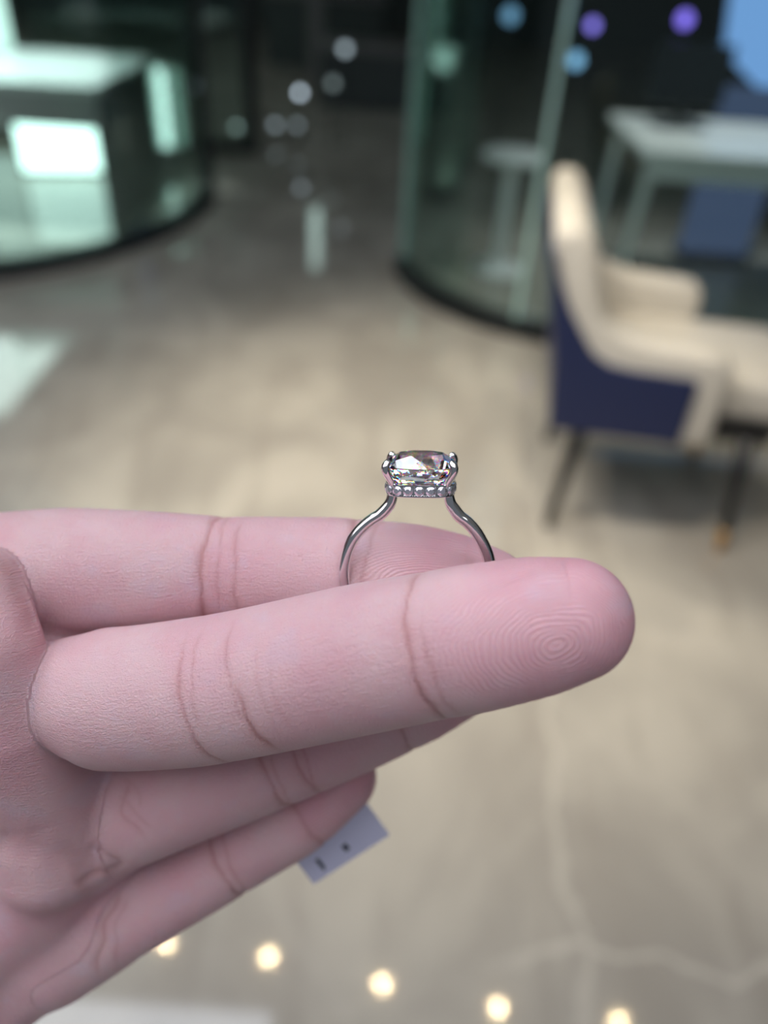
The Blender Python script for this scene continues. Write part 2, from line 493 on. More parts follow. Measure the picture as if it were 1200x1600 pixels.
dk = tag(empty('white_desk', (0.90, 3.22, 0)), 'white desk with splayed legs behind the right booth glass', 'desk')
link('desk_top', box_mesh(0.0, 1.75, 0.0, 0.72, 0.645, 0.68, 0.008), M['white_top'], dk)
link('apron', box_mesh(0.03, 1.72, 0.03, 0.05, 0.57, 0.645), M['white_top'], dk)
for x, y in ((0.06, 0.06), (1.69, 0.06), (0.06, 0.66), (1.69, 0.66)):
    sx = -0.03 if x < 0.8 else 0.03
    link('leg', tube_mesh([(x, y, 0.645), (x + sx, y, 0.0)], [0.024, 0.018], 12), M['white_top'], dk)
mn = tag(empty('monitor', (1.16, 3.74, 0.68)), 'black monitor standing on the white desk', 'monitor')
link('screen', box_mesh(-0.16, 0.16, -0.015, 0.015, 0.08, 0.31, 0.005), M['black_gloss'], mn)
link('stand', box_mesh(-0.025, 0.025, 0.005, 0.03, 0.01, 0.12), M['black_metal'], mn)
link('foot', box_mesh(-0.11, 0.11, -0.07, 0.09, 0.0, 0.012, 0.003), M['black_metal'], mn)

pt = tag(empty('pedestal_table', (0.47, 3.72, 0)), 'small white pedestal table just inside the curved glass', 'table')
link('table_top', lathe_mesh([(0.0001, 0.50), (0.13, 0.50), (0.14, 0.507), (0.14, 0.523), (0.13, 0.53), (0.0001, 0.53)], 36), M['white_top'], pt)
link('column', lathe_mesh([(0.034, 0.02), (0.034, 0.50)], 20), M['white_top'], pt)
link('base', lathe_mesh([(0.0001, 0.0), (0.125, 0.0), (0.125, 0.012), (0.05, 0.03), (0.0001, 0.03)], 36), M['white_top'], pt)

# blue lit boards beyond the desk
bp = tag(empty('blue_banner', (1.62, 4.10, 0)), 'upright blue display board behind the white desk', 'display board')
link('board', box_mesh(-0.18, 0.18, -0.012, 0.012, 0.03, 0.80, 0.003), emit('blue_board_glow', (0.13, 0.18, 0.34), 0.42), bp)
link('foot', box_mesh(-0.18, 0.18, -0.10, 0.10, 0.0, 0.025, 0.004), M['black_metal'], bp)
sc = tag(empty('angled_screen', (2.0, 4.6, 0)), 'bright light-blue angular screen at the upper right behind the glass', 'screen')
shape = [(-0.44, 0.88), (-0.15, 0.69), (0.55, 0.52), (0.80, 0.60), (0.80, 1.60), (-0.55, 1.60), (-0.48, 1.10)]
link('bezel', prism_mesh([(x * 1.05, 1.1 + (z - 1.1) * 1.08) for x, z in shape], 0.0, 0.05), M['black_gloss'], sc)
link('display', prism_mesh(shape, -0.010, -0.001), emit('screen_glow', (0.22, 0.42, 0.85), 0.95), sc)
link('stand', box_mesh(0.15, 0.45, 0.01, 0.05, 0.0, 0.70), M['black_metal'], sc)

ball = lathe_mesh([(0.0001, -0.022), (0.012, -0.019), (0.020, -0.008), (0.022, 0.0), (0.020, 0.008), (0.012, 0.019), (0.0001, 0.022)], 16)
def globe(x, y, z, h, color, strength, label, k=1.0):
    t = tag(empty('globe_lamp', (x, y, z - h)), label, 'lamp', 'small globe lamps behind the glass')
    link('stem', lathe_mesh([(0.03, 0.0), (0.03, 0.006), (0.005, 0.010), (0.005, h - 0.02 * k)], 14), M['black_metal'], t)
    me = ball.copy(); me.materials.clear()
    g_ = link('globe', me, emit('globe_glow', color, strength), t, (0, 0, h), smooth=True)
    g_.scale = (k, k, k)

# dark counters far down the passage, with small lamps
for i, (x, y, w, lab) in enumerate(((-0.25, 7.3, 1.1, 'dark display counter across the end of the passage'),
                                    (-0.95, 9.2, 1.2, 'farther dark counter with grey top beyond the passage'))):
    c = tag(empty('display_counter', (x, y, 0)), lab, 'counter')
    link('cabinet', box_mesh(-w / 2, w / 2, 0.0, 0.5, 0.0, 0.42 + 0.2 * i, 0.005), M['wall_dark'], c)
    link('counter_top', box_mesh(-w / 2 - 0.02, w / 2 + 0.02, -0.03, 0.52, 0.42 + 0.2 * i, 0.46 + 0.2 * i, 0.004), M['grey_panel'], c)


globe(1.27, 4.4, 1.02, 1.02, (0.25, 0.16, 0.85), 2.2, 'purple globe lamp at the top right above the monitor', 1.5)
globe(0.84, 4.4, 0.97, 0.97, (0.28, 0.20, 0.85), 2.2, 'purple globe lamp left of the monitor', 1.2)
globe(0.88, 4.9, 0.76, 0.76, (0.25, 0.50, 0.80), 1.6, 'pale blue globe lamp low behind the desk corner', 1.7)
globe(0.45, 4.5, 0.98, 0.98, (0.25, 0.50, 0.80), 0.9, 'pale blue globe lamp above the pedestal table', 1.6)
globe(-0.79, 6.0, 0.317, 0.317, (0.62, 0.75, 0.85), 3.4, 'brightest white globe lamp in the dark passage')
globe(-1.25, 6.0, 0.07, 0.07, (0.55, 0.72, 0.70), 1.2, 'dim globe lamp low beside the black post')
globe(-0.97, 6.0, 0.10, 0.10, (0.55, 0.68, 0.75), 1.2, 'dim globe lamp on the passage floor right of the post')
globe(-0.80, 5.9, 0.13, 0.13, (0.55, 0.68, 0.75), 0.9, 'dim globe lamp under the brightest white one')
globe(-0.48, 6.0, 0.60, 0.60, (0.55, 0.68, 0.75), 1.4, 'globe lamp on a tall stem in the passage', 1.3)
globe(-0.56, 6.0, 0.39, 0.39, (0.55, 0.70, 0.70), 0.6, 'faint globe lamp on a short stem in the passage', 1.3)
globe(-1.72, 5.45, 0.30, 0.30, (0.70, 0.85, 0.65), 1.6, 'pale globe lamp inside the left booth', 1.4)


# ------------------------------------------------------------------ armchair
def armchair():
    t = tag(empty('armchair', (0.73, 1.92, 0), math.radians(-6.8)), 'navy and cream leather armchair with black splayed legs', 'chair')
    side = [(-.275, .34), (-.295, .52), (-.328, .67), (-.365, .775), (-.372, .80), (-.367, .825), (-.348, .838), (-.31, .836), (-.278, .80),
            (-.252, .72), (-.238, .66), (-.205, .622), (-.155, .60), (-.10, .588), (.02, .582), (.07, .578), (.093, .56), (.10, .53), (.10, .335)]
    outer = [(-.287, .345), (-.307, .52), (-.34, .67), (-.376, .775), (-.355, .742), (-.305, .655), (-.262, .595), (-.232, .556), (-.19, .533), (-.13, .525), (.012, .521), (.022, .511), (.022, .345)]
    for s in (-1, 1):
        y0, y1 = sorted((s * 0.185, s * 0.272))
        link('side_cushion', prism_mesh(side, y0, y1, 0.026, 4), M['cream'], t, smooth=True)
        y0, y1 = sorted((s * 0.24, s * 0.286))
        link('outer_panel', prism_mesh(outer, y0, y1, 0.006, 2), M['navy'], t)
    back = [(-.275, .36), (-.295, .52), (-.328, .67), (-.365, .775), (-.372, .80), (-.367, .825), (-.348, .838), (-.31, .836), (-.278, .80), (-.24, .70), (-.195, .60), (-.17, .44), (-.17, .36)]
    link('back_cushion', prism_mesh(back, -0.19, 0.19, 0.01, 2), M['cream'], t, smooth=True)
    rear = [(-.277, .345), (-.297, .52), (-.33, .67), (-.367, .775), (-.378, .765), (-.352, .67), (-.319, .52), (-.299, .345)]
    link('back_panel', prism_mesh(rear, -0.28, 0.28, 0.006, 2), M['navy'], t)
    link('seat_cushion', box_mesh(-0.20, 0.315, -0.19, 0.19, 0.375, 0.495, 0.035, 4), M['cream'], t, smooth=True)
    link('seat_base', box_mesh(-0.27, 0.27, -0.20, 0.20, 0.325, 0.385, 0.01), M['black_wood'], t)
    for sx, sy in ((-1, -1), (-1, 1), (1, -1), (1, 1)):
        top = (sx * 0.205, sy * 0.20, 0.345); bot = (sx * 0.238, sy * 0.232, 0.0)
        mid = [a + (b - a) * 0.80 for a, b in zip(top, bot)]
        if sx > 0:
            leg = link('leg', tube_mesh([top, mid], [0.021, 0.0145], 14), M['black_wood'], t, smooth=True)
            tip = link('brass_tip', tube_mesh([mid, bot], [0.0152, 0.012], 14), M['brass'], leg, smooth=True)
            tip['label'] = 'brass leg tip'
        else:
            link('leg', tube_mesh([top, bot], [0.021, 0.013], 14), M['black_wood'], t, smooth=True)


armchair()


# ------------------------------------------------------------------ the ring
def cam_point(px, py, depth_mm):
    """point seen at (px, py) of the 1200x1600 frame, depth in mm along the view axis, in camera axes (mm)."""
    return np.array([(px - 600) * depth_mm / 1200, (800 - py) * depth_mm / 1200, depth_mm])


def to_world(P):
    P = np.asarray(P, float)
    return CAM + (P[..., 0:1] * R_ + P[..., 1:2] * U_ + P[..., 2:3] * F_) / 1000.0


def diamond_mesh(a, b, ex, crown, gird, pav, table=0.60):
    """cushion-cut stone: y up, half sizes a (x) and b (z), superellipse exponent ex; girdle centre at y = 0."""
    def out(th, k, y):
        c, s = math.cos(th), math.sin(th)
        r = (abs(c) ** ex + abs(s) ** ex) ** (-1 / ex)
        return (a * k * r * c, y, b * k * r * s)
    vs, fs = [], []
    TW = 2 * math.pi
    T = [len(vs) + i for i in range(8)]; vs += [out(TW * (i + 0.5) / 8, table, crown) for i in range(8)]
    B = [len(vs) + i for i in range(8)]; vs += [out(TW * i / 8, (table + 1) / 2 + 0.035, crown * 0.60) for i in range(8)]
    G = [len(vs) + i for i in range(32)]; vs += [out(TW * i / 32, 1.0, gird / 2) for i in range(32)]
    L = [len(vs) + i for i in range(32)]; vs += [out(TW * i / 32, 1.0, -gird / 2) for i in range(32)]
    P1 = [len(vs) + i for i in range(16)]; vs += [out(TW * (i + 0.5) / 16, 0.80 + 0.03 * (i % 2), -pav * 0.36) for i in range(16)]
    P2 = [len(vs) + i for i in range(8)]; vs += [out(TW * i / 8, 0.48, -pav * 0.70) for i in range(8)]
    K = len(vs); vs.append((0, -pav, 0))
    fs.append(tuple(T))
    for i in range(8):
        j = (i + 1) % 8
        fs.append((T[i - 1], B[i], T[i]))                 # star
        g0 = 4 * i
        fs.append((T[i], B[i], G[(g0 + 2) % 32])); fs.append((T[i], G[(g0 + 2) % 32], B[j]))   # kite halves
        fs.append((B[i], G[g0], G[g0 + 1])); fs.append((B[i], G[g0 + 1], G[(g0 + 2) % 32]))
        fs.append((B[j], G[(g0 + 2) % 32], G[(g0 + 3) % 32])); fs.append((B[j], G[(g0 + 3) % 32], G[(g0 + 4) % 32]))
    for i in range(32):
        j = (i + 1) % 32
        fs.append((G[i], L[i], L[j], G[j]))
    for i in range(16):
        j = (i + 1) % 16
        m0, m1, m2 = L[2 * i], L[2 * i + 1], L[(2 * i + 2) % 32]
        fs.append((m0, P1[i], m1)); fs.append((m1, P1[i], m2)); fs.append((m2, P1[i], P1[j]))
    for i in range(8):
        a0, a1, a2 = P1[2 * i - 1], P1[2 * i], P1[(2 * i + 1) % 16]
        fs.append((a0, P2[i], a1)); fs.append((a1, P2[i], P2[(i + 1) % 8])); fs.append((a1, P2[(i + 1) % 8], a2))
        fs.append((P2[i], K, P2[(i + 1) % 8]))
    me = mesh_of(vs, fs)
    bm = bmesh.new(); bm.from_mesh(me)
    bmesh.ops.remove_doubles(bm, verts=bm.verts[:], dist=1e-6)
    bmesh.ops.recalc_face_normals(bm, faces=bm.faces[:])
    bm.to_mesh(me); bm.free()
    return me


def build_ring():
    t = tag(empty('diamond_ring'), 'white gold ring with cushion-cut diamond pinched between two fingers', 'ring')
    # ring axes: x right, y towards the stone, z towards the viewer; modelled in mm
    tilt, yaw = math.radians(12.5), math.radians(-5)
    c = cam_point(651, 900, 100.4)
    S = Matrix(((R_[0], U_[0], -F_[0]), (R_[1], U_[1], -F_[1]), (R_[2], U_[2], -F_[2])))
    rot = S @ Matrix.Rotation(tilt, 3, 'X') @ Matrix.Rotation(yaw, 3, 'Y') @ Matrix.Rotation(math.radians(0.0), 3, 'Z')
    w = to_world(c)
    t.matrix_world = Matrix.Translation(Vector(w.tolist())) @ rot.to_4x4() @ Matrix.Scale(0.001, 4)
    gx = 0.4
    # shank: an open circle whose two ends bend up into the gallery
    half = []
    for a in np.linspace(-90, 58, 44):
        half.append((9.6 * math.cos(math.radians(a)), 9.6 * math.sin(math.radians(a))))
    end = spline([half[-3], half[-1], (4.35, 9.0), (3.85, 9.75), (3.62, 10.7), (3.6, 11.6)], 26)
    right = half[:-3] + [tuple(e) for e in end]
    path = [(-x + gx * max(0, min(1, (y - 5) / 4)), y, 0) for x, y in right[::-1]] + [(x + gx * max(0, min(1, (y - 5) / 4)), y, 0) for x, y in right[1:]]
    rad = [0.80 - 0.16 * max(0, (y - 8.5) / 3.0) for x, y, z in path]
    link('band', tube_mesh(path, rad, 20), M['white_gold'], t, smooth=True)
    # gallery: rounded square rail carrying the small stones
    A, B, ex = 4.25, 3.95, 3.2
    def sq(th, k=0.0):
        c_, s_ = math.cos(th), math.sin(th)
        r = (abs(c_) ** ex + abs(s_) ** ex) ** (-1 / ex)
        return Vector(((A + k) * r * c_ + gx, 0, (B + k) * r * s_))
    n = 96
    vs, fs = [], []
    prof = [(-0.55, -0.80), (0.02, -0.80), (0.12, -0.72), (0.12, -0.58), (-0.12, -0.52), (-0.12, 0.52), (0.12, 0.58), (0.12, 0.74), (0.04, 0.80), (-0.55, 0.80)]
    for i in range(n):
        th = 2 * math.pi * i / n
        for k, y in prof:
            p = sq(th, k); vs.append((p.x, 12.0 + y, p.z))
    m = len(prof)
    for i in range(n):
        i2 = (i + 1) % n
        for k in range(m):
            k2 = (k + 1) % m
            fs.append((i * m + k, i * m + k2, i2 * m + k2, i2 * m + k))
    gal = link('gallery', mesh_of(vs, fs), M['white_gold'], t)
    # small stones around it, with bead prongs between
    dense = [sq(2 * math.pi * i / 720) for i in range(721)]
    cum = [0]
    for i in range(720): cum.append(cum[-1] + (dense[i + 1] - dense[i]).length)
    N = 20
    melee = diamond_mesh(0.62, 0.62, 2.0, 0.24, 0.05, 0.42, 0.55)
    bead = lathe_mesh([(0.0001, -0.55), (0.10, -0.52), (0.11, 0.0), (0.10, 0.52), (0.0001, 0.55)], 8)
    off = np.interp(math.pi / 2 / (2 * math.pi) * 720, range(721), cum)
    for i in range(N):
        for kind in (0, 1):
            d = (off + (i + 0.5 * kind) * cum[-1] / N) % cum[-1]
            th = 2 * math.pi * np.interp(d, cum, range(721)) / 720
            p, p2 = sq(th - 0.01), sq(th + 0.01)
            tan = (p2 - p).normalized(); nrm = Vector((tan.z, 0, -tan.x))
            if nrm.dot(sq(th)) < 0: nrm = -nrm
            q_ = sq(th) + nrm * (0.05 if kind == 0 else 0.06)
            o = link('accent_stone' if kind == 0 else 'bead_prong', melee if kind == 0 else bead, M['melee'] if kind == 0 else M['white_gold'], t)
            zax = Vector((0, 1, 0)).cross(nrm) if kind == 0 else None
            if kind == 0:
                o.matrix_local = Matrix(((zax.x, nrm.x, 0, q_.x), (zax.y, nrm.y, 1, 12.0), (zax.z, nrm.z, 0, q_.z), (0, 0, 0, 1)))
            else:
                o.matrix_local = Matrix.Translation((q_.x, 12.0, q_.z)) @ Matrix.Rotation(-math.pi / 2, 4, 'X')
    # the stone
    st = link('centre_stone', diamond_mesh(4.65, 4.25, 2.75, 1.45, 0.12, 4.2), M['diamond'], t)
    st.location = (gx, 14.75, 0)
    st['label'] = 'clear cushion-cut diamond'
    # four claws
    for sx in (-1, 1):
        for sz in (-1, 1):
            pth = spline([(sx * 3.15, 12.4, sz * 2.85), (sx * 3.55, 13.2, sz * 3.2), (sx * 4.05, 14.2, sz * 3.65), (sx * 4.18, 14.85, sz * 3.78), (sx * 3.95, 15.35, sz * 3.55), (sx * 3.60, 15.55, sz * 3.22)], 16)
            pth = [(p[0] + gx, p[1], p[2]) for p in pth]
            rr = [0.42 + 0.12 * math.sin(math.pi * i / 15 * 0.9) for i in range(16)]
            rr[-1] = 0.12; rr[-2] = 0.34
            link('claw', tube_mesh(pth, rr, 12, up=(sx, 0, -sz)), M['white_gold'], t, smooth=True)
    return t


build_ring()

# ------------------------------------------------------------------ price tag behind the little finger
tg = empty('price_tag')
tag(tg, 'small lavender-white price tag hanging behind the little finger', 'price tag')
tc = cam_point(526, 1309, 137)
Srot = Matrix(((R_[0], U_[0], -F_[0]), (R_[1], U_[1], -F_[1]), (R_[2], U_[2], -F_[2])))
tg.matrix_world = Matrix.Translation(Vector(to_world(tc).tolist())) @ (Srot @ Matrix.Rotation(math.radians(33), 3, 'Z') @ Matrix.Rotation(math.radians(12), 3, 'X')).to_4x4() @ Matrix.Scale(0.001, 4)
link('card', box_mesh(-8.3, 8.0, -5.2, 5.0, -0.15, 0.15, 0.05, 1), M['paper'], tg)
link('printed_mark', prism_mesh([(-0.2, -0.55), (0.3, -0.6), (0.35, 0.8), (-0.1, 1.2)], -0.03, 0.03), M['ink'], tg)
link('printed_mark', prism_mesh([(-0.3, -0.3), (0.4, -0.4), (0.45, 0.5), (-0.2, 0.6)], -0.03, 0.03), M['ink'], tg)
for o, (x, y) in zip([c for c in tg.children if c.name.startswith('printed')], ((-5.2, -2.2), (0.2, -2.3))):
    o.matrix_local = Matrix.Translation((x, y, 0.17)) @ Matrix.Rotation(math.pi / 2, 4, 'X') @ Matrix.Diagonal((1.5, 1, 1.6, 1))


# ------------------------------------------------------------------ the hand: one continuous skin
def seg_tube(P, pts, rad, reach=7.0):
    """distance to a round tube along a polyline plus arc length and angle about it (0 = side that faces the viewer)."""
    N = len(P)
    D = np.full(N, reach, np.float32); S = np.zeros(N, np.float32); TH = np.zeros(N, np.float32); RR = np.ones(N, np.float32)
    lo = (pts - rad[:, None]).min(0) - reach; hi = (pts + rad[:, None]).max(0) + reach
    idx = np.nonzero(np.all((P > lo) & (P < hi), axis=1))[0]
    if len(idx) == 0: return D, S, TH, RR
    Q = P[idx]
    best = np.full(len(idx), 1e9, np.float32)
    bs = np.zeros(len(idx), np.float32); br = np.ones(len(idx), np.float32); bv = np.zeros((len(idx), 3), np.float32); bt = np.zeros((len(idx), 3), np.float32)
    s0 = 0.0
    for i in range(len(pts) - 1):
        a, b = pts[i], pts[i + 1]
        ab = b - a; L2 = ab @ ab; L = math.sqrt(L2)
        w = Q - a
        tt = np.clip(w @ ab / L2, 0, 1)
        v = w - tt[:, None] * ab
        r = rad[i] + (rad[i + 1] - rad[i]) * tt
        d = np.sqrt((v * v).sum(1)) - r
        m = d < best
        best[m] = d[m]; bs[m] = s0 + tt[m] * L; br[m] = r[m]; bv[m] = v[m]; bt[m] = ab / L
        s0 += L
    pal = np.array([0, 0, -1.0]) - bt * (-bt[:, 2:3])
    pal /= np.linalg.norm(pal, axis=1, keepdims=True)
    lat = np.cross(pal, bt)
    lat *= np.sign(lat[:, 1:2] + 1e-9)
    D[idx] = best; S[idx] = bs; RR[idx] = br
    TH[idx] = np.arctan2((bv * lat).sum(1), (bv * pal).sum(1))
    return D, S, TH, RR


def smin(a, b, k):
    h = np.clip(k - np.abs(a - b), 0, None) / k
    return np.minimum(a, b) - h * h * k * 0.25


class Finger:
    def __init__(self, px, creases, k, pads=0.5, tip_flush=1.0):
        self.pxs = np.array(px, float)
        raw = np.array([cam_point(x, y, z) for x, y, z, r in px])
        self.pts = spline(raw, 4 * (len(px) - 1) + 1)
        self.rad = np.interp(np.linspace(0, len(px) - 1, len(self.pts)), range(len(px)), [p[3] for p in px])
        self.cum = np.concatenate([[0], np.cumsum(np.linalg.norm(np.diff(self.pts, axis=0), axis=1))])
        self.pxx = 600 + self.pts[:, 0] / self.pts[:, 2] * 1200
        self.k = k
        self.pads = pads
        # crease: (px on the axis, slope, curvature, line width mm, dent depth mm, strength, t range)
        self.cr = [(float(np.interp(c[0], self.pxx, self.cum)),) + tuple(c[1:]) for c in creases]
        self.len = self.cum[-1]
        self.flush = tip_flush

    def shape(self, P):
        d, s, th, r = seg_tube(P, self.pts, self.rad)
        act = d < 6.9
        back = np.clip(-np.cos(th[act]), 0, 1)
        d[act] = d[act] + 0.9 * back ** 2                        # flatter back of the finger
        return d, s, act

    def coords(self, P, s):
        """smooth arc length, overshoot past the tip, angle and radius for points on this finger."""
        T = np.gradient(self.pts, self.cum, axis=0)
        T /= np.linalg.norm(T, axis=1, keepdims=True)
        s = s.astype(float)
        for it in range(4):
            c = np.stack([np.interp(s, self.cum, self.pts[:, k]) for k in range(3)], 1)
            t = np.stack([np.interp(s, self.cum, T[:, k]) for k in range(3)], 1)
            g = ((P - c) * t).sum(1)
            s = np.clip(s + 0.8 * g, 0, self.len)
        c = np.stack([np.interp(s, self.cum, self.pts[:, k]) for k in range(3)], 1)
        t = np.stack([np.interp(s, self.cum, T[:, k]) for k in range(3)], 1)
        v = P - c
        g = (v * t).sum(1)
        ext = np.where(s >= self.len - 1e-6, np.clip(g, 0, None), 0) + np.where(s <= 1e-6, np.clip(g, None, 0), 0)
        pal = np.array([0, 0, -1.0]) + t * t[:, 2:3]
        pal /= np.linalg.norm(pal, axis=1, keepdims=True)
        lat = np.cross(pal, t); lat *= np.sign(lat[:, 1:2] + 1e-9)
        th = np.arctan2((v * lat).sum(1), (v * pal).sum(1))
        return s + ext, th, np.interp(s, self.cum, self.rad), np.sqrt((v * v).sum(1))

    def fine(self, s, tm, cth):
        """crease line mask and dent depth for points known to lie on this finger."""
        line = np.zeros_like(s); dent = np.zeros_like(s)
        front = np.clip((cth + 0.45) / 0.7, 0, 1)
        for i, c in enumerate(self.cr):
            wob = 0.13 * np.sin(tm * 0.8 + 1.7 * i) + 0.05 * np.sin(tm * 2.1 + 0.6 * i + c[0])
            ds = s - c[0] - c[1] * tm - c[2] * tm * tm + wob
            lo, hi = c[6]
            rng_ = 1 / (1 + np.exp(-(tm - lo) * 1.2)) / (1 + np.exp(-(hi - tm) * 1.2))
            w = c[3] * (0.70 + 0.25 * np.sin(tm * 0.7 + i * 2))
            line = np.maximum(line, c[5] * rng_ * front * (0.70 * np.exp(-(ds / w) ** 2) + 0.30 * np.exp(-(ds / (w * 4)) ** 2)))
            dent += c[4] * rng_ * front * (0.9 * np.exp(-(ds / (w * 1.3)) ** 2) + 0.5 * self.pads * np.exp(-(ds / 2.4) ** 2))
        return line, dent


ALL = (-30, 30)
FINGERS = [
    Finger([(-60, 900, 114, 9.0), (100, 893, 112, 9.3), (220, 893, 111, 8.8), (350, 894, 110.5, 8.0), (450, 896, 110.3, 8.1), (540, 901, 110, 8.45), (640, 912, 109.7, 8.55), (700, 923, 109.7, 8.3), (752, 936, 110, 7.6)],
           [(337, 0.02, 0.004, 0.36, 0.30, 0.95, ALL), (361, 0.0, -0.003, 0.28, 0.14, 0.5, (-4, 30)), (385, -0.03, 0.0, 0.30, 0.2, 0.65, (-9, 9)), (548, 0.0, 0.0, 0.5, 0.3, 0.9, ALL), (572, 0.0, 0.01, 0.35, 0.2, 0.6, ALL)], 1.8),
    Finger([(112, 1078, 104, 7.1), (178, 1090, 101.5, 9.25), (300, 1080, 98.5, 9.35), (400, 1063, 96, 9.15), (550, 1031, 92.5, 8.95), (650, 1012, 90, 8.6), (740, 996, 88, 8.4), (830, 979, 86.5, 7.85), (891, 968, 85.6, 6.9)],
           [(344, -0.02, 0.004, 0.30, 0.24, 0.8, (-12, 8)), (361, 0.03, 0.004, 0.22, 0.10, 0.45, (-2, 9)), (417, -0.10, 0.006, 0.26, 0.2, 0.6, (-3, 9)), (424, -0.02, 0.008, 0.42, 0.3, 0.95, (-9, 1)), (456, 0.0, 0.0, 0.2, 0.05, 0.25, (-6, 6)), (474, 0.0, 0.006, 0.22, 0.05, 0.22, (-5, 3)), (672, -0.02, 0.006, 0.36, 0.32, 0.9, ALL), (696, -0.03, 0.006, 0.30, 0.12, 0.5, (-9, 4))], 1.2),
    Finger([(150, 1290, 119, 8.0), (215, 1262, 117.5, 8.3), (300, 1228, 117.5, 8.15), (400, 1190, 118, 8.0), (530, 1136, 119, 7.9), (650, 1083, 120, 7.6), (735, 1042, 121, 6.6)],
           [(422, 0.0, 0.006, 0.32, 0.3, 0.85, ALL), (435, 0.05, 0.0, 0.25, 0.1, 0.5, ALL), (465, -0.05, 0.006, 0.32, 0.25, 0.85, ALL), (478, 0.06, 0.0, 0.25, 0.1, 0.6, ALL), (610, 0, 0.006, 0.3, 0.25, 0.8, ALL)], 2.5),
    Finger([(95, 1478, 125, 8.2), (200, 1422, 125.5, 7.25), (262, 1388, 126, 6.95), (330, 1350, 127, 6.85), (400, 1309, 128, 6.7), (468, 1268, 129.3, 6.7), (533, 1215, 130.6, 6.0)],
           [(352, 0.0, 0.006, 0.38, 0.3, 0.85, ALL), (367, 0.1, 0.0, 0.3, 0.15, 0.6, ALL), (472, 0.0, 0.006, 0.38, 0.3, 0.85, ALL)], 3.0),
]
PALM = [  # tubes of the palm, thumb and forearm in camera axes, mm: (x, y, z, r) ..., blend
    ([(-62, -11, 118, 10.5), (-138, -46, 124, 14)], 8),
    ([(-50, -30, 117, 10.5), (-140, -56, 124, 14)], 8),
    ([(-45, -47, 121, 10.0), (-141, -66, 125, 14)], 8),
    ([(-49, -66, 126, 9.0), (-62, -75, 126, 9.6), (-78, -83, 125, 11), (-141, -80, 126, 12)], 7),
    ([(-78, -12, 108, 9.0), (-54.0, -10.5, 100.5, 6.6), (-51.0, -17.5, 98.2, 7.0), (-50.5, -28, 101.8, 7.5), (-49.5, -40, 109.5, 8.2), (-49, -50, 113, 8)], 5),        # mound under the index finger
    ([(-52, -17, 114, 7.5), (-46, -23, 112, 6.5)], 3),                # web between index and middle finger
    ([(-53, -36, 113, 7.5), (-52, -44, 114, 7.0)], 5),                # mound under the ring finger
    ([(-45, -53.2, 119.5, 5.0), (-54, -54, 118, 7.0)], 3),            # web between ring and little finger
    ([(-55, -60, 119, 7.5), (-70, -68, 117, 9), (-125, -74, 116, 13)], 6),   # outer heel
    ([(-84, -12, 112, 11), (-105, -24, 108, 15), (-132, -48, 114, 15)], 9),  # thumb ball
    ([(-112, -14, 110, 13), (-101, 26, 104, 10.2), (-97, 44, 101, 9.6), (-93, 66, 100, 8.0)], 7),
    ([(-138, -62, 124, 19), (-165, -72, 129, 19), (-225, -96, 142, 23)], 10),
]
PALM = [(np.array([q[:3] for q in t], float), np.array([q[3] for q in t], float), k) for t, k in PALM]


PALM_LINES = [  # width mm, strength, depth mm, finger numbers (0 palm) or None, polyline
    (0.5, 0.5, 0.5, None, [(192, 1346), (170, 1362), (118, 1384)]),
    (0.4, 0.35, 0.3, None, [(140, 1322), (165, 1336), (194, 1345)]),
    (0.28, 0.5, 0.25, None, [(204, 1222), (190, 1252), (199, 1284), (226, 1306)]),
    (0.24, 0.35, 0.12, None, [(182, 1240), (204, 1262), (240, 1296)]),
    (0.24, 0.3, 0.1, None, [(196, 1215), (212, 1236), (220, 1262)]),
    (0.30, 0.65, 0.25, None, [(150, 1532), (160, 1470), (172, 1425), (190, 1388)]),
    (0.24, 0.45, 0.12, None, [(186, 1512), (180, 1455), (198, 1402)]),
    (1.6, 0.16, 0.7, None, [(-40, 1318), (60, 1330), (120, 1345), (165, 1352)]),
    (0.9, 0.40, 0.4, (0, 1), [(-30, 860), (10, 890), (38, 940), (60, 1002)]),
]


def hand_sdf(P, want=False):
    d = None
    for pts, rad, k in PALM:
        dt = seg_tube(P, pts, rad, 12.0)[0]
        d = dt if d is None else smin(d, dt, k)
    dp = d.copy()
    out = d
    owner = np.zeros(len(P), np.int8); best = d.copy(); info = {}
    allf = None
    for i, f in enumerate(FINGERS):
        df, s, act = f.shape(P)
        out = np.minimum(out, smin(dp, df, f.k))
        if want:
            m = df < best + 0.15
            m &= act
            better = m & (df < best + 0.15)
            owner[better] = i + 1
            best = np.where(better, np.minimum(df, best), best)
            info[i + 1] = s
    if want:
        return out, owner, info, dp
    return out


